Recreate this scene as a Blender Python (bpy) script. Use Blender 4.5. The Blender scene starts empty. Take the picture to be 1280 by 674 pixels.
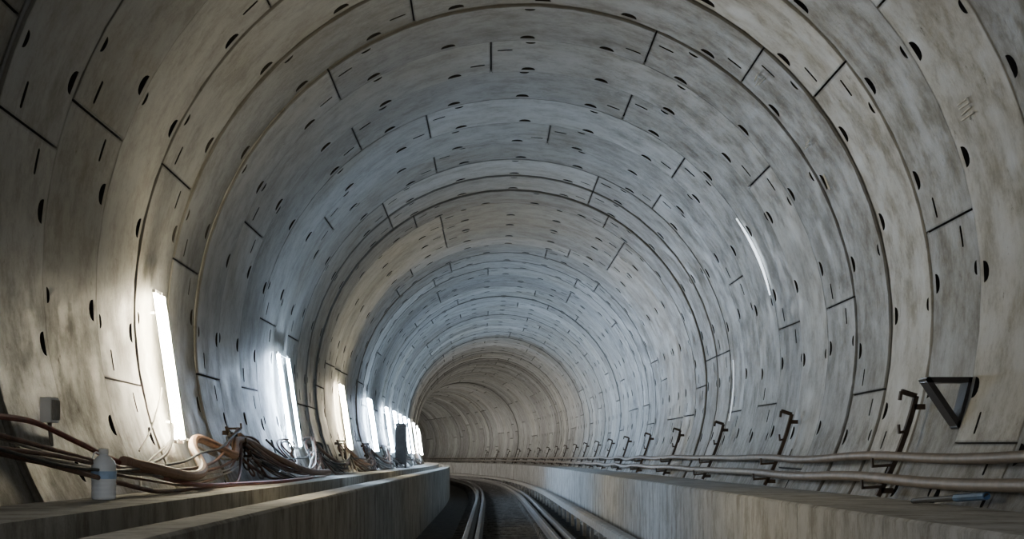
import bpy, math, random
from math import sin, cos, pi, radians, sqrt
from mathutils import Vector, Matrix
random.seed(7)
sc = bpy.context.scene
EYE=1.40; CX=0.33; CZ=2.52; R=3.0; RW=1.5

# ---------------------------------------------------------------- path: straight, easy left curve, tighter left curve
_DS=0.25; _TAB=[(0.0,0.0,0.0)]
_x=_y=_p=0.0
for _i in range(int(260/_DS)):
    _s=_i*_DS
    k=0.0 if _s<50 else (1/1150.0 if _s<80 else 1/420.0)
    _p2=_p+k*_DS; _m=(_p+_p2)/2
    _x-=sin(_m)*_DS; _y+=cos(_m)*_DS; _p=_p2
    _TAB.append((_x,_y,_p))
def path(s):
    if s<=0: return 0.0, s, 0.0
    f=s/_DS; i=int(f); t=f-i
    a=_TAB[i]; b=_TAB[min(i+1,len(_TAB)-1)]
    return tuple(a[q]+(b[q]-a[q])*t for q in range(3))
def P(s,lx,z):
    X,Y,p=path(s)
    return Vector((X+lx*cos(p), Y+lx*sin(p), z))
def wall_x(z,side,off=0.0):
    dz=z-CZ
    dx=sqrt(max(0.0,(R-off)**2-dz*dz))
    return CX+side*dx

# ---------------------------------------------------------------- materials
def newmat(name):
    m=bpy.data.materials.new(name); m.use_nodes=True
    nt=m.node_tree; b=nt.nodes['Principled BSDF']
    return m,nt,b
def N(nt,t,**kw):
    n=nt.nodes.new(t)
    for k,v in kw.items(): setattr(n,k,v)
    return n
def L(nt,a,b): nt.links.new(a,b)
def ramp(nt,fac,stops):
    r=nt.nodes.new('ShaderNodeValToRGB'); cr=r.color_ramp
    while len(cr.elements)<len(stops): cr.elements.new(0.5)
    for e,(p,c) in zip(cr.elements,stops):
        e.position=p; e.color=c if len(c)==4 else (*c,1)
    L(nt,fac,r.inputs[0]); return r.outputs[0]
def noise(nt,vec,scale,detail=6,rough=0.6):
    n=nt.nodes.new('ShaderNodeTexNoise'); n.inputs['Scale'].default_value=scale
    n.inputs['Detail'].default_value=detail; n.inputs['Roughness'].default_value=rough
    L(nt,vec,n.inputs['Vector']); return n.outputs[0]
def mapping(nt,vec,scale):
    m=nt.nodes.new('ShaderNodeMapping'); m.inputs['Scale'].default_value=scale
    L(nt,vec,m.inputs['Vector']); return m.outputs[0]
def mix(nt,fac,a,b,mode='MIX'):
    n=nt.nodes.new('ShaderNodeMix'); n.data_type='RGBA'; n.blend_type=mode
    for inp,v in ((n.inputs[0],fac),(n.inputs[6],a),(n.inputs[7],b)):
        if isinstance(v,(int,float)): inp.default_value=v
        elif isinstance(v,tuple): inp.default_value=v if len(v)==4 else (*v,1)
        else: L(nt,v,inp)
    return n.outputs[2]
def bump(nt,b,h,strength,dist):
    n=nt.nodes.new('ShaderNodeBump'); n.inputs['Strength'].default_value=strength
    n.inputs['Distance'].default_value=dist; L(nt,h,n.inputs['Height']); L(nt,n.outputs[0],b.inputs['Normal'])
def N_div(nt,a,d):
    n=N(nt,'ShaderNodeMath',operation='DIVIDE'); L(nt,a,n.inputs[0]); n.inputs[1].default_value=d; return n.outputs[0]

def lining_mat():
    m,nt,b=newmat('segment_concrete')
    uv=N(nt,'ShaderNodeUVMap').outputs[0]
    tone=N(nt,'ShaderNodeAttribute',attribute_name='tone').outputs['Fac']
    edge=N(nt,'ShaderNodeAttribute',attribute_name='edge').outputs['Fac']
    geo=N(nt,'ShaderNodeTexCoord').outputs['Object']
    big=noise(nt,geo,0.5,5,0.6)
    base=ramp(nt,big,[(0.3,(0.29,0.275,0.235)),(0.48,(0.345,0.345,0.33)),(0.68,(0.385,0.395,0.40))])
    st=noise(nt,mapping(nt,uv,(0.6,1.5,1)),1.1,6,0.65)
    base=mix(nt,0.42,base,ramp(nt,st,[(0.36,(0.6,0.58,0.53)),(0.52,(1,1,1))]),'MULTIPLY')
    mot=noise(nt,uv,2.4,10,0.8)
    base=mix(nt,0.5,base,ramp(nt,mot,[(0.38,(0.5,0.475,0.42)),(0.53,(1.05,1.05,1.05))]),'MULTIPLY')
    t=ramp(nt,tone,[(0.0,(0.48,0.465,0.44)),(0.5,(0.93,0.93,0.92)),(1.0,(1.55,1.55,1.55))])
    base=mix(nt,1.0,base,t,'MULTIPLY')
    eff=noise(nt,mapping(nt,uv,(1.0,1.7,1)),2.0,10,0.82)
    ef=ramp(nt,eff,[(0.62,(0,0,0)),(0.70,(.7,.7,.7))])
    base=mix(nt,ef,base,(0.60,0.60,0.59))
    drt=noise(nt,uv,6.5,6,0.8)
    base=mix(nt,ramp(nt,drt,[(0.62,(0,0,0)),(0.68,(.8,.8,.8))]),base,(0.11,0.095,0.065))
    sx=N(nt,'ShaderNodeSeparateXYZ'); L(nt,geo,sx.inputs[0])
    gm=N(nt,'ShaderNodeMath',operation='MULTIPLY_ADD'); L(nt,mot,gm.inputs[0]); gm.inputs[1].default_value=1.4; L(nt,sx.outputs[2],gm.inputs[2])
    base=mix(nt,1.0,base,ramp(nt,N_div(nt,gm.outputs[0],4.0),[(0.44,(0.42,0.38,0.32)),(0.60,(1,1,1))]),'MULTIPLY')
    base=mix(nt,edge,base,mix(nt,0.85,base,(0.05,0.045,0.035)))
    L(nt,base,b.inputs['Base Color'])
    rr=ramp(nt,mot,[(0.38,(0.75,)*3),(0.62,(0.42,)*3)])
    L(nt,rr,b.inputs['Roughness'])
    fine=noise(nt,uv,30,4,0.7)
    bump(nt,b,mix(nt,0.4,mot,fine),0.35,0.025)
    return m
def concrete(name,c0,c1,rough=0.85,scale=1.5,dirt=(0.4,0.33,0.25)):
    m,nt,b=newmat(name)
    g=N(nt,'ShaderNodeTexCoord').outputs['Object']
    n1=noise(nt,g,scale,8,0.72)
    base=ramp(nt,n1,[(0.35,c0),(0.65,c1)])
    n2=noise(nt,mapping(nt,g,(1,1,0.6)),scale*2,8,0.78)
    base=mix(nt,0.75,base,ramp(nt,n2,[(0.40,dirt),(0.54,(1.1,1.1,1.1))]),'MULTIPLY')
    L(nt,base,b.inputs['Base Color']); b.inputs['Roughness'].default_value=rough
    bump(nt,b,noise(nt,g,18,6,0.75),0.7,0.03)
    return m
def simple(name,c,rough=0.6,metal=0.0,var=0.4,sc_=8):
    m,nt,b=newmat(name)
    g=N(nt,'ShaderNodeTexCoord').outputs['Object']
    n1=noise(nt,g,sc_,5,0.6)
    c0=tuple(x*(1-var) for x in c); c1=tuple(min(1,x*(1+var)) for x in c)
    L(nt,ramp(nt,n1,[(0.3,c0),(0.7,c1)]),b.inputs['Base Color'])
    b.inputs['Roughness'].default_value=rough; b.inputs['Metallic'].default_value=metal
    return m
def emit(name,c,s):
    m,nt,b=newmat(name)
    b.inputs['Base Color'].default_value=(0.9,0.9,0.9,1)
    b.inputs['Emission Color'].default_value=(*c,1); b.inputs['Emission Strength'].default_value=s
    return m
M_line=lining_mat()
M_pocket=simple('shaded_grimy_pocket',(0.014,0.012,0.010),0.95)  # recess shade put into the near-black colour, along with grime
M_bench=concrete('bench_concrete',(0.38,0.38,0.375),(0.56,0.56,0.55),dirt=(0.5,0.45,0.38))
M_benchL=concrete('walkway_concrete',(0.34,0.33,0.30),(0.54,0.53,0.50),dirt=(0.5,0.46,0.4))
M_bed=concrete('trackbed_concrete',(0.025,0.024,0.022),(0.085,0.08,0.075),scale=4)
M_rail=simple('rail_steel',(0.09,0.08,0.072),0.6,0.5)
M_sleeper=concrete('sleeper_concrete',(0.05,0.047,0.043),(0.13,0.12,0.11),scale=4)
M_rust=simple('rusty_steel',(0.065,0.045,0.032),0.75,0.3)
M_pipe=simple('dusty_pipe',(0.17,0.135,0.105),0.6,0.0,0.3,5)
M_black=simple('black_rubber',(0.03,0.028,0.026),0.6)
M_grey=simple('grey_cable',(0.26,0.245,0.22),0.6)
M_brown=simple('brown_cable',(0.14,0.07,0.048),0.6)
M_hose=simple('dusty_hose',(0.27,0.165,0.115),0.6,0,0.25)
M_red=simple('red_cable',(0.20,0.04,0.028),0.5)
M_white=simple('white_enamel',(0.75,0.75,0.73),0.4,0,0.1)
M_darkmetal=simple('dark_painted_steel',(0.03,0.026,0.024),0.5,0.4)
M_blue=simple('blue_paint',(0.05,0.12,0.25),0.5)
LS=430
M_warm=emit('warm_tube',(1.0,0.87,0.60),LS*.8)
M_cool=emit('cool_tube',(0.58,0.76,1.0),LS*.95)
M_warm2=emit('neutral_tube',(1.0,0.95,0.86),LS*.55)

# ---------------------------------------------------------------- mesh helpers
def mkobj(name,verts,faces,mats,parent=None,fm=None,smooth=False,angle=30):
    me=bpy.data.meshes.new(name); me.from_pydata([tuple(v) for v in verts],[],faces)
    for m in (mats if isinstance(mats,(list,tuple)) else [mats]): me.materials.append(m)
    if fm: me.polygons.foreach_set('material_index',fm)
    if smooth:
        me.shade_smooth(); me.set_sharp_from_angle(angle=radians(angle))
    me.update()
    o=bpy.data.objects.new(name,me); sc.collection.objects.link(o)
    if parent: o.parent=parent
    return o
def empty(name,loc=(0,0,0)):
    e=bpy.data.objects.new(name,None); e.empty_display_size=0.1; sc.collection.objects.link(e); return e
class MB:
    def __init__(s): s.v=[]; s.f=[]; s.m=[]
    def add(s,vs,fs,m=0):
        o=len(s.v); s.v+= [Vector(v) for v in vs]; s.f+=[tuple(i+o for i in f) for f in fs]; s.m+=[m]*len(fs)
    def box(s,c,size,m=0,mat=None):
        hx,hy,hz=[q/2 for q in size]
        vs=[Vector((x,y,z)) for x in(-hx,hx) for y in(-hy,hy) for z in(-hz,hz)]
        if mat: vs=[mat@v for v in vs]
        vs=[v+Vector(c) for v in vs]
        s.add(vs,[(0,1,3,2),(4,6,7,5),(0,4,5,1),(2,3,7,6),(0,2,6,4),(1,5,7,3)],m)
    def beam(s,a,b,w,h,up=Vector((0,1,0)),m=0):
        a=Vector(a);b=Vector(b);d=(b-a).normalized(); u=up-d*up.dot(d); u.normalize(); v=d.cross(u)
        vs=[]
        for p in(a,b):
            for i,j in((-1,-1),(1,-1),(1,1),(-1,1)): vs.append(p+u*(w/2*i)+v*(h/2*j))
        s.add(vs,[(0,1,2,3),(7,6,5,4),(0,4,5,1),(1,5,6,2),(2,6,7,3),(3,7,4,0)],m)
    def tube(s,pts,r,n=8,m=0,caps=True):
        pts=[Vector(p) for p in pts]; vs=[];fs=[]; k=len(pts)
        prev=None
        for i,p in enumerate(pts):
            t=(pts[min(i+1,k-1)]-pts[max(i-1,0)]).normalized()
            if prev is None:
                a=Vector((0,0,1)) if abs(t.z)<0.9 else Vector((1,0,0))
            else: a=prev
            u=(a-t*a.dot(t)).normalized(); prev=u; w=t.cross(u)
            rr=r[i] if isinstance(r,list) else r
            for j in range(n):
                an=2*pi*j/n; vs.append(p+u*cos(an)*rr+w*sin(an)*rr)
        for i in range(k-1):
            for j in range(n):
                fs.append((i*n+j,i*n+(j+1)%n,(i+1)*n+(j+1)%n,(i+1)*n+j))
        if caps: fs.append(tuple(range(n))[::-1]); fs.append(tuple((k-1)*n+j for j in range(n)))
        s.add(vs,fs,m)
    def lathe(s,prof,c,n=24,m=0):
        vs=[];fs=[];c=Vector(c)
        for r,z in prof:
            for j in range(n): vs.append(c+Vector((r*cos(2*pi*j/n),r*sin(2*pi*j/n),z)))
        for i in range(len(prof)-1):
            for j in range(n): fs.append((i*n+j,i*n+(j+1)%n,(i+1)*n+(j+1)%n,(i+1)*n+j))
        s.add(vs,fs,m)
    def obj(s,name,mats,parent=None,smooth=True,angle=35):
        return mkobj(name,s.v,s.f,mats,parent,s.m,smooth,angle)
def spline(pts,sub=8):
    pts=[Vector(p) for p in pts]; out=[]
    for i in range(len(pts)-1):
        p0=pts[max(i-1,0)];p1=pts[i];p2=pts[i+1];p3=pts[min(i+2,len(pts)-1)]
        for k in range(sub):
            t=k/sub
            out.append(0.5*((2*p1)+(p2-p0)*t+(2*p0-5*p1+4*p2-p3)*t*t+(3*p1-p0-3*p2+p3)*t**3))
    out.append(pts[-1]); return out

# ---------------------------------------------------------------- tunnel lining
V=[];F=[];FM=[];TONE=[];UV=[];EDGE=[]
def ringpt(s,th,r):
    X,Y,p=path(s); lx=CX+r*sin(th); z=CZ+r*cos(th)
    return (X+lx*cos(p), Y+lx*sin(p), z)
known={12:54,11:23.3,10:-19.6,9:51.5,8:19,7:50,6:44,13:23.3,14:-20.6,15:8,16:-20.6}
A0=18.98-12*RW
halfmoon=[(-1,-.75),(-.5,-.75),(0,-.75),(.5,-.75),(1,-.75),(.93,-.1),(.75,.4),(.42,.75),(0,.88),(-.42,.75),(-.75,.4),(-.93,-.1)]
slot=[(-.9,-.5),(-.45,-.6),(0,-.6),(.45,-.6),(.9,-.5),(1,0),(.9,.5),(.45,.6),(0,.6),(-.45,.6),(-.9,.5),(-1,0)]
RN0=-2; RN1=135; SB=A0+RN0*RW
for ri in range(RN0,RN1):
    a=A0+ri*RW
    ph=known.get(ri, random.choice([8,23,38,53,-7,15,30]))
    dr=random.uniform(-.014,.014); tp=random.uniform(-.036,.018)
    ringtone=random.uniform(-.19,.19)-(0.12 if ri>32 else 0)-(0.12 if ri<9 else 0)  # nearest and far rings toned darker: dimmer light put into their colour
    detail = ri<62 and ri>3
    g=0.004; s0=a+g
    for seg in range(6):
        t0=ph+seg*60; tone=min(1,max(0,0.5+ringtone+random.uniform(-.28,.28)))
        sdr=dr+random.uniform(-.005,.005)
        jg=0.15 if detail else 0.2
        thb=[jg,.5,1.0,4.4,5.9,9.1,15,20.9,24.1,30,35.9,39.1,45,50.9,54.1,55.6,59.0,59.5,60-jg] if detail else [jg,.7,6,12,18,24,30,36,42,48,54,59.3,60-jg]
        W=RW-2*g
        sb=[0,.028,.055,.085,.235,.41,.505,1.0,1.095,W-.26,W-.085,W-.055,W-.028,W] if detail else [0,.03,.06,.75,W-.06,W-.03,W]
        njm=len(sb)-1; nim=len(thb)-1
        def rad(ss): 
            e=min(ss,W-ss); ch=.014*max(0,1-e/.028)
            return R+sdr+tp*((ss)/RW-.5)+ch
        idx={}
        def gv(i,j):
            if (i,j) not in idx:
                th=radians(t0+thb[i]); ss=sb[j]
                idx[(i,j)]=len(V); V.append(ringpt(s0+ss,th,rad(ss))); TONE.append(tone); UV.append((radians(t0+thb[i])*R+ri*7.3,s0+ss))
                EDGE.append(1.0 if j in(0,njm) else (.75 if j in(1,njm-1) else (.8 if i in(0,nim) else 0)))
            return idx[(i,j)]
        def nv(th,ss,r):
            V.append(ringpt(s0+ss,radians(t0+th),r)); TONE.append(tone); EDGE.append(0.0); UV.append((radians(t0+th)*R+ri*7.3,s0+ss)); return len(V)-1
        for i in range(len(thb)-1):
            mid=(t0+(thb[i]+thb[i+1])/2+180)%360-180
            for j in range(len(sb)-1):
                kind=None
                if detail and abs(mid)<118:
                    if i in(4,7,10,13) and j==9: kind='B'
                    if j==3 and (i in(4,10)): kind='A'
                    if i==2 and j==5: kind='S'
                    if i==15 and j==7: kind='S'
                c=[gv(i,j),gv(i+1,j),gv(i+1,j+1),gv(i,j+1)]
                if not kind:
                    F.append((c[0],c[3],c[2],c[1])); FM.append(0); continue
                cth=(thb[i]+thb[i+1])/2; cs=(sb[j]+sb[j+1])/2
                ht=(thb[i+1]-thb[i])/2; hs=(sb[j+1]-sb[j])/2
                shp=slot if kind=='S' else halfmoon
                kx=.88 if kind!='A' else .6; ks=.9 if kind!='A' else .6
                flip=-1 if kind=='A' else 1
                top=[];bot=[]
                for (x,y) in shp:
                    y2=-y*flip if kind!='S' else y
                    th=cth+x*ht*kx; ss=cs+y2*hs*ks
                    top.append((nv(th,ss,rad(ss)),x,y2))
                    dep=0.05 if kind=='S' else 0.02+0.06*(0.5-y*.55)
                    bot.append(nv(cth+x*ht*kx*.9,cs+y2*hs*ks*.9,rad(ss)+dep))
                n=len(top)
                def corner(x,y):
                    return (0 if x<0 else 1) if y<0 else (3 if x<0 else 2)
                for k in range(n):
                    va,xa,ya=top[k]; vb,xb,yb=top[(k+1)%n]
                    ca=corner(xa,ya); cb=corner(xb,yb)
                    if ca==cb: F.append((c[ca],va,vb))
                    else:
                        F.append((c[ca],va,vb,c[cb]))
                    FM.append(0)
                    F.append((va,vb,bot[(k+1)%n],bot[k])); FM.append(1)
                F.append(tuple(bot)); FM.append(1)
        ni=len(thb)-1; nj=len(sb)-1
        per=[(i,0) for i in range(ni)]+[(ni,j) for j in range(nj)]+[(i,nj) for i in range(ni,0,-1)]+[(0,j) for j in range(nj,0,-1)]
        inn=[gv(*q) for q in per]
        lip=[nv(thb[q[0]],sb[q[1]],R+.045) for q in per]
        out=[nv(thb[q[0]],sb[q[1]],R+.08) for q in per]
        for k in range(len(per)):
            k2=(k+1)%len(per)
            ax = per[k][1]==per[k2][1]
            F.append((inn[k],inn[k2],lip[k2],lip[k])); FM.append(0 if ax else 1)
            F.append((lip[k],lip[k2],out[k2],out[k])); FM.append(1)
me=bpy.data.meshes.new('wall_tunnel_lining'); me.from_pydata(V,[],F)
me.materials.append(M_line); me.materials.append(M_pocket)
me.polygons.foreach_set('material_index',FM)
at=me.attributes.new('tone','FLOAT','POINT'); at.data.foreach_set('value',TONE)
at=me.attributes.new('edge','FLOAT','POINT'); at.data.foreach_set('value',EDGE)
uvl=me.uv_layers.new(name='UVMap')
li=[0]*len(me.loops); me.loops.foreach_get('vertex_index',li)
fl=[]; 
for i in li: fl+=UV[i]
uvl.data.foreach_set('uv',fl)
me.shade_smooth(); me.set_sharp_from_angle(angle=radians(22)); me.update()
o=bpy.data.objects.new('wall_tunnel_lining',me); sc.collection.objects.link(o)
mb=MB(); n=48; vs=[];fs=[]
ss=[SB+i*4 for i in range(52)]
for s in ss:
    for j in range(n): vs.append(ringpt(s,2*pi*j/n,R+.14))
for i in range(len(ss)-1):
    for j in range(n): fs.append((i*n+j,i*n+(j+1)%n,(i+1)*n+(j+1)%n,(i+1)*n+j))
mb.add(vs,fs); mb.obj('wall_grout_annulus',[M_pocket])

# ---------------------------------------------------------------- benches and trackbed
def sweep_piece(mb,prof,sa,sb_,m=0,sub=2):
    k=len(prof); vs=[];fs=[]
    for i in range(sub+1):
        s=sa+(sb_-sa)*i/sub
        for (x,z) in prof: vs.append(P(s,x,z))
    for i in range(sub):
        for j in range(k): fs.append((i*k+j,(i+1)*k+j,(i+1)*k+(j+1)%k,i*k+(j+1)%k))
    fs.append(tuple(range(k))); fs.append(tuple(sub*k+j for j in range(k))[::-1])
    mb.add(vs,fs,m)
def arc(z0,z1,side,n=8): return [(wall_x(z0+(z1-z0)*i/n,side,-0.03),z0+(z1-z0)*i/n) for i in range(n+1)]
profL=[(-1.72,1.17),(-1.72,0.98),(-1.55,0.98),(-1.55,1.085),(-1.535,1.10),(-1.295,1.10),(-1.28,1.085),(-1.28,0.0)]+arc(0.0,1.17,-1)
profR=[(2.05,0.12),(2.05,1.085),(2.065,1.10)]+arc(1.10,0.12,1)
mb=MB(); s=-4
while s<190: sweep_piece(mb,profL,s+.004,s+6-.004); s+=6
mb.obj('walkway_ledge',[M_benchL],smooth=False)
mb=MB(); s=-4.0
while s<190: sweep_piece(mb,profR,s+.010,s+2.8-.010); s+=2.8
mb.obj('walkway_ledge.001',[M_bench],smooth=False)
mb=MB()
fp=[(wall_x(-.3,-1,-.01),-.3),(wall_x(0,-1,-.01),0.0),(wall_x(0,1,-.01),0.0),(wall_x(.12,1,-.01),.12),(wall_x(.12,1,-.01)+0.001,.11),(wall_x(-.3,1,-.01),-.3)]
sweep_piece(mb,fp,-4,190,0,90)
mb.obj('floor',[M_bed],smooth=False)

# ---------------------------------------------------------------- track
TC=0.39
trk=empty('railway_track')
railp=[(-.075,0),(.075,0),(.075,.012),(.012,.03),(.012,.125),(.036,.135),(.036,.168),(.028,.175),(-.028,.175),(-.036,.168),(-.036,.135),(-.012,.125),(-.012,.03),(-.075,.012)]
for nm,x in(('running_rail_1',TC-.72),('running_rail_2',TC+.72)):
    mb=MB(); sweep_piece(mb,[(x+a,.16+b) for a,b in railp][::-1],-4,188,0,120); mb.obj(nm,[M_rail],trk,smooth=False)
mb=MB(); s=-3
while s<150:
    for x in(TC-.72,TC+.72):
        sweep_piece(mb,[(x-.3,-.02),(x-.26,.15),(x+.26,.15),(x+.3,-.02)],s,s+.28,0,1)
        sweep_piece(mb,[(x-.14,.15),(x-.14,.175),(x+.14,.175),(x+.14,.15)],s+.06,s+.22,0,1)
    sweep_piece(mb,[(TC-.44,-.02),(TC-.44,.05),(TC+.44,.05),(TC+.44,-.02)],s,s+.2,0,1)
    s+=.7
mb.obj('sleeper_blocks',[M_sleeper],trk,smooth=False)
mb=MB()
sweep_piece(mb,[(1.62,.30),(1.62,.42),(1.66,.44),(1.76,.44),(1.80,.42),(1.80,.30)],-4,188,0,120)
s=-3
while s<150:
    sweep_piece(mb,[(1.68,-.01),(1.68,.31),(1.74,.31),(1.74,-.01)],s,s+.12,0,1); s+=2.5
mb.obj('conductor_rail',[M_grey],trk,smooth=False)
for nm,x in(('guard_rail_1',TC-.56),('guard_rail_2',TC+.56)):
    mb=MB(); sweep_piece(mb,[(x+a*.8,.17+b*.8) for a,b in railp][::-1],-4,188,0,120); mb.obj(nm,[M_rail],trk,smooth=False)

# ---------------------------------------------------------------- tube lamps
def lamp(s,warm,z0=EYE+.15,z1=EYE+1.27,sep=.045):
    root=empty('fluorescent_work_lamp')
    body=MB(); tub=MB()
    def q(t,off,ds):
        z=z0+(z1-z0)*t
        return P(s+ds,wall_x(z,-1,off),z)
    a=q(-.03,.05,0); b=q(1.03,.05,0)
    body.beam(a,b,.03,.015)
    for t in(-.02,1.02):
        c=q(t,.07,0); body.beam(c-Vector((0,sep+.03,0)),c+Vector((0,sep+.03,0)),.025,.025,up=Vector((0,0,1)))
    for t in(.12,.88): body.beam(q(t,.02,0),q(t,.05,0),.03,.02)
    for ds in (-sep,sep): tub.tube([q(0,.085,ds),q(1,.085,ds)],.021,8)
    body.obj('lamp_tray',[M_white],root); tub.obj('lamp_tubes',[[M_cool,M_warm,M_warm2][warm]],root)
lamps=[(15.0,1,.14),(24.0,0,.55),(33.4,1,.3),(41.2,0,.45),(48,0,.3),(52,0,.4),(55.5,0,.3),(59,0,.3),(63,0,.2),(69,2,.2),(76,2,.2),(84,2,.2),(92,2,.2),(100,2,.1),(108,2,.1),(116,2,.1),(124,2,.1),(132,2,.1),(142,2,.1),(155,2,.1)]
for s,w,sp_ in lamps: lamp(s,w,sep=sp_)
lamp(2.2,2); lamp(-1.2,0)  # out-of-frame pair, added as fill for the bottle and near walls

# ---------------------------------------------------------------- right side: cable racks and pipes
def rack_right(s):
    mb=MB(); pts=[]
    for i in range(9):
        z=EYE-.28+i*(.74/8); pts.append(P(s,wall_x(z,1,.10),z))
    for a,b in zip(pts[:-1],pts[1:]): mb.beam(a,b,.06,.035)
    mb.beam(pts[-1],pts[-1]+Vector((-.11,0,.035)),.06,.035)
    mb.beam(pts[-1]+Vector((-.11,0,.035)),pts[-1]+Vector((-.12,0,-.03)),.05,.02)
    for zz in(EYE-.21,EYE-.05,EYE+.2):
        x=wall_x(zz,1,.10); ll=.15 if zz<EYE else .05
        mb.beam(P(s,x,zz),P(s,x-ll,zz-.01),.045,.02); mb.beam(P(s,x-ll,zz-.02),P(s,x-ll-.005,zz+.05),.045,.015)
    for zz in(EYE-.24,EYE+.38):
        mb.beam(P(s,wall_x(zz,1,.10),zz),P(s,wall_x(zz,1,.02),zz),.06,.04)
    mb.obj('cable_rack_bracket',[M_rust],None,smooth=False)
s=14.2-5.85
while s<120:
    rack_right(s); s+=5.85
def rpipe(name,z,off,r,mat,amp):
    pts=[]; s=2.0
    while s<150:
        ph=(s-14.2)/5.85; sag=-amp*(sin(pi*(ph%1))**2)*(.6+.4*sin(ph*1.7))
        pts.append(P(s,wall_x(z+sag,1,off)+.01*sin(s*.6),z+sag+.010*sin(s*.9))); s+=.45
    mb=MB(); mb.tube(pts,r,12)
    mb.obj(name,[mat])
rpipe('service_pipe',EYE+.015,.185,.034,M_pipe,.03)
rpipe('service_pipe',EYE-.145,.185,.038,M_pipe,.02)

mb=MB(); d=13.05
A=P(d,wall_x(EYE+.53,1,.02),EYE+.53); B=P(d,wall_x(EYE+.53,1,.02)-.29,EYE+.53); C=P(d,wall_x(EYE+.22,1,.02),EYE+.22)
for a,b in((A,B),(B,C),(C,A)):
    e=(b-a).normalized()*.015; mb.beam(a-e,b+e,.22,.036)
for zz in(EYE+.48,EYE+.27): mb.beam(P(d,wall_x(zz,1,.03),zz),P(d,wall_x(zz,1,.0),zz),.16,.05)
mb.obj('triangular_wall_bracket',[M_darkmetal],smooth=False)

mb=MB(); mb.tube([P(12.6,2.78,EYE-.28),P(11.2,2.90,EYE-.22)],.018,8); mb.tube([P(11.75,2.853,EYE-.2438),P(11.2,2.90,EYE-.22)],.024,8,1)
mb.obj('steel_bar',[M_black,M_blue])

def sliver(name,s,a0,a1,w,strength):  # glowing crescent standing in for a reflection on the wet ring lip
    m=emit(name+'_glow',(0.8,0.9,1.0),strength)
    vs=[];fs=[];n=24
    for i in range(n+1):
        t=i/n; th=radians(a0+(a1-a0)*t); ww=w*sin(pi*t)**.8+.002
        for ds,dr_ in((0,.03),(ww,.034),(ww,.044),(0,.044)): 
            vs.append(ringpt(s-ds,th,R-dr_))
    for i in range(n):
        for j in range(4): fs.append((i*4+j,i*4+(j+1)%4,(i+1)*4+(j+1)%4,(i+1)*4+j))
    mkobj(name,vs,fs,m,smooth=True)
sliver('ring_lip_glint',21.9,57,75.5,.13,3.5)
sliver('ring_lip_glint',25.9,86,102,.04,1.0)

# ---------------------------------------------------------------- left side cables
def WL(s,z,off=.1): return P(s,wall_x(EYE+z,-1,off),EYE+z)
LZ=-.23
def hang(mb,pts,r,off=.1,m=0,n=8,sub=6):
    pp=[WL(s,max(z,LZ+r+.003),o if o else off) for s,z,o in pts]
    sp=spline(pp,sub)
    for p in sp: p.z=max(p.z,EYE+LZ+r+.002)
    mb.tube(sp,r,n,m)
mb=MB()
hp=[(11.6,-.02,.16),(12.0,-.06,.24),(13.0,-.12,.28),(14.0,-.08,.25),(14.7,.08,.15),(15.3,.155,.12),(15.9,.12,.14),(16.4,.03,.2),(17.0,.06,.16),(17.7,.16,.12),(18.6,.16,.12),(19.3,.08,.15),(20.2,-.06,.25),(21.5,-.15,.3),(23,-.17,.35)]
sp=spline([WL(s,z,o+.05) for s,z,o in hp],26)
mb.tube(sp,[.032+.004*(i%2) for i in range(len(sp))],10)
mb.obj('flexible_hose',[M_hose])
mb=MB(); hang(mb,[(8.4,.22,.08),(9.4,.21,.08),(10.2,.19,.1),(10.9,.09,.14),(11.8,-.05,.2),(13.2,-.18,.3),(15,-.2,.4),(17,-.2,.5),(20,-.2,.45)],.016)
mb.obj('red_cable',[M_red])
hooks=[8.6,18.1,25.6,31.2,37.5,44,50.5,57,64]
for h in hooks[1:]:
    mb=MB()
    pts=[WL(h,z,.07) for z in(-.02,.1,.2,.30)]
    for a,b in zip(pts[:-1],pts[1:]): mb.beam(a,b,.05,.025)
    for z in(0.02,.14,.28):
        mb.beam(WL(h,z,.07),WL(h,z,.20),.04,.02); mb.beam(WL(h,z,.20),WL(h,z+.05,.21),.04,.015)
    for z in(.05,.24): mb.beam(WL(h,z,.02),WL(h,z,.07),.05,.04)
    mb.obj('cable_hook',[M_rust],smooth=False)
rnd=random.Random(3)
mb=MB()
for i in range(len(hooks)-1):
    a,b=hooks[i],hooks[i+1]
    for c in range(7 if i==0 else (9 if i<5 else 5)):
        sag=rnd.uniform(.12,.5); z0=rnd.choice([.0,.07,.14]); z1=rnd.choice([.04,.16,.28]); o0=rnd.uniform(.1,.2)
        pts=[]
        skew=rnd.uniform(.75,1.35)
        for k in range(9):
            t=k/8; tt=t**skew
            z=z0+(z1-z0)*t-sag*sin(pi*tt)**.8+rnd.uniform(-.015,.015)
            pts.append((a+(b-a)*t,z,o0+.10*sin(pi*t)*rnd.uniform(.6,1.3)))
        hang(mb,pts,rnd.choice([.007,.009,.012,.014]),m=rnd.choice([0,0,1,2,2]))
for (sa,za,sb_,zb,dr_) in [(15.4,.15,18.1,.24,.20),(18.1,.26,20.2,.18,.22),(18.1,.26,21.5,.2,.38),(18.3,.24,23.8,.2,.40),(21,.2,25.6,.26,.35),(25.6,.26,29,.2,.36),(25.6,.2,31.2,.24,.4),(11.5,-.05,15,.3,.12),(31.2,.25,37.5,.25,.4),(37.5,.25,44,.25,.4)]:
    pts=[(sa+(sb_-sa)*k/8, za+(zb-za)*k/8-dr_*4*(k/8)*(1-k/8),.08+.1*sin(pi*k/8)) for k in range(9)]
    hang(mb,pts,.011,m=rnd.choice([0,2,1,1]))
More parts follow.
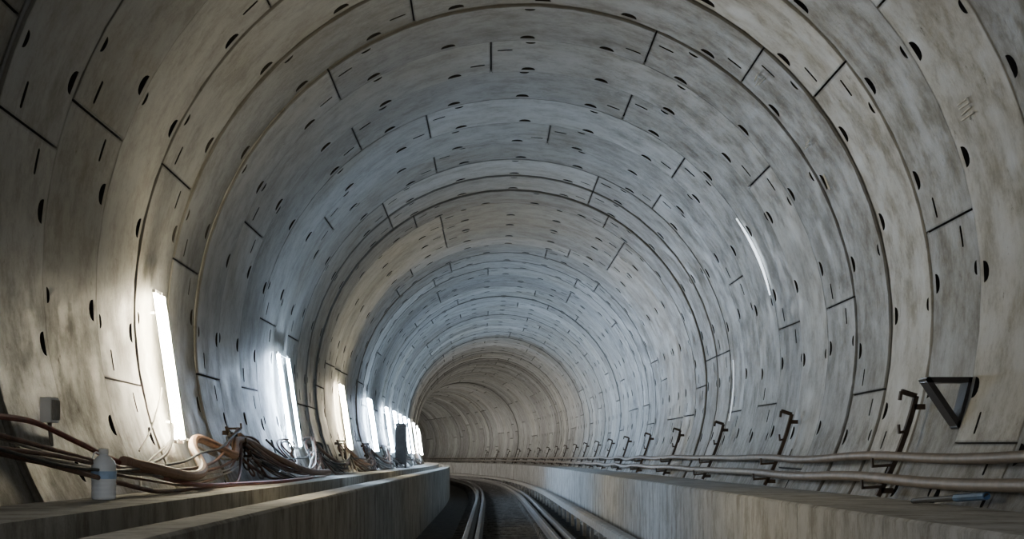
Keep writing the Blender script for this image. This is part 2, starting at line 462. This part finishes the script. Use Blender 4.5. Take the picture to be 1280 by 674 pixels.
for (sa,za,sb_,zb,dr_) in [(18.1,.22,25.6,.2,.38),(25.6,.22,31.2,.2,.3),(31.2,.2,37.5,.2,.32),(37.5,.2,44,.2,.3)]:
    pts=[(sa+(sb_-sa)*k/8, za+(zb-za)*k/8-dr_*4*(k/8)*(1-k/8),.17+.08*sin(pi*k/8)) for k in range(9)]
    hang(mb,pts,.022,m=3)
mb.obj('hanging_cable_bundle',[M_black,M_grey,M_brown,M_hose])
mb=MB()
for h in [18.1,19.0,22.5,25.6,26.5,31.2,37.5]:
    for c in range(3):
        rr=rnd.uniform(.12,.2); pts=[]; cz=.22-rr+rnd.uniform(-.05,.02); ln=rnd.uniform(1.6,3.4)
        for k in range(33):
            an=2*pi*k/32
            pts.append(WL(h+rr*ln*sin(an)+rnd.uniform(-.01,.01),max(cz+rr*cos(an)*1.05,LZ+.03),.10+.04*sin(an*2)+c*.02))
        mb.tube(pts,.009,6,rnd.choice([0,1,2]))
mb.obj('cable_coil',[M_black,M_grey,M_brown])
mb=MB()
for s,w,_ in lamps[:5]:
    mb.tube(spline([WL(s,.2,.06),WL(s-.4,.12,.06),WL(s-1.6,-.02,.06),WL(s-2.2,-.1,.08),WL(s-2.6,-.2,.1)],6),.009,6)
    mb.tube(spline([WL(s,.55,.05),WL(s-.2,.45,.05),WL(s-1.0,.2,.05),WL(s-1.8,.05,.06)],6),.007,6)
mb.obj('lamp_power_lead',[M_grey])
mb=MB()
c=WL(10.75,.27,.08); mb.box(c,(.06,.2,.14)); mb.box(c+Vector((.035,0,0)),(.015,.16,.11),1); mb.tube([c+Vector((0,.0,-.07)),c+Vector((0,.05,-.2))],.012,8,1)
mb.obj('junction_box',[M_white,M_grey],smooth=False)
for s,h,w in((46,.95,.26),):
    mb=MB(); x=-2.12
    base=EYE+LZ
    mb.box(P(s,x,base+.08+h/2),(w,.35,h)); mb.box(P(s-.185,x,base+.08+h/2),(w*.88,.02,h*.9),1)
    for i in(-1,1):
        for j in(-1,1): mb.box(P(s+j*.14,x+i*w*.4,base+.04),(.04,.04,.08))
    mb.box(P(s-.2,x+w*.3,base+.1+h/2),(.02,.03,.1))
    mb.box(P(s,x,base+.1+h),(w+.06,.4,.03))
    mb.obj('electrical_cabinet',[M_darkmetal,M_black],smooth=False)

# ---------------------------------------------------------------- bottle
m,nt,b=newmat('translucent_plastic'); b.inputs['Base Color'].default_value=(.93,.96,1,1); b.inputs['Roughness'].default_value=.25
b.inputs['Transmission Weight'].default_value=.12; b.inputs['IOR'].default_value=1.3
M_pl=m
root=empty('water_bottle'); bc=P(10.6,-2.13,EYE+LZ+.001)
mb=MB(); prof=[(0.0,0),(.058,0),(.066,.008)]
z=.02
while z<.185:
    prof+= [(.068,z),(.0655,z+.006),(.068,z+.012)]; z+=.024
prof+=[(.067,.195),(.058,.215),(.04,.235),(.025,.245),(.021,.25),(.021,.268)]
mb.lathe(prof,bc,28); mb.obj('bottle_body',[M_pl],root,angle=60)
mb=MB(); mb.lathe([(.0685,.115),(.0695,.117),(.0695,.155),(.0685,.157)],bc,28); mb.obj('bottle_label',[simple('blue_label',(.35,.5,.7),.5)],root)
mb=MB(); mb.lathe([(.026,.252),(.027,.256),(.027,.278),(.024,.281),(0,.281)],bc,20); mb.obj('bottle_cap',[M_white],root)
mb=MB(); mb.tube(spline([bc+Vector((-.02,0,.25)),bc+Vector((-.045,0,.262)),bc+Vector((-.06,.0,.235)),bc+Vector((-.055,0,.2))],5),.005,6); mb.obj('bottle_handle',[M_white],root)

mb=MB()
M_chalk=simple('chalk',(.75,.75,.72),.9,0,.1)
def chalk(s,a,strokes):
    for (ds0,da0,ds1,da1) in strokes:
        p=[Vector(ringpt(s+ds0+(ds1-ds0)*t/3,radians(a+da0+(da1-da0)*t/3),R-.024)) for t in range(4)]
        mb.tube(p,.006,5)
chalk(12.3,66.5,[(0,0,.25,0),(0,.6,.25,.5),(.0,0,0,.6),(0,1.1,.25,1.3),(0,1.9,.3,1.9),(0.1,1.9,.1,2.5)])
chalk(16.6,42,[(0,0,.3,.3),(.1,.8,.4,.9),(0,1.4,.3,1.2)])
chalk(16.8,56,[(0,0,.2,.2),(.1,.6,.3,.5)])
chalk(17.0,62,[(0,0,.05,2.8),(.03,0,.08,2.6)])
mb.obj('chalk_marking',[M_chalk])

# ---------------------------------------------------------------- world, camera, view
w=bpy.data.worlds.new('World'); sc.world=w; w.use_nodes=True
w.node_tree.nodes['Background'].inputs[0].default_value=(.98,.98,.96,1); w.node_tree.nodes['Background'].inputs[1].default_value=1.25
cam=bpy.data.cameras.new('camera'); co=bpy.data.objects.new('camera',cam); sc.collection.objects.link(co)
co.location=(0,0,EYE); co.rotation_euler=(pi/2,0,0)
cam.sensor_width=36; cam.lens=67.5; cam.shift_x=28/1280; cam.shift_y=236/1280; cam.clip_end=500
sc.camera=co
sc.view_settings.view_transform='AgX'
sc.view_settings.look='None'
sc.view_settings.exposure=-0.4
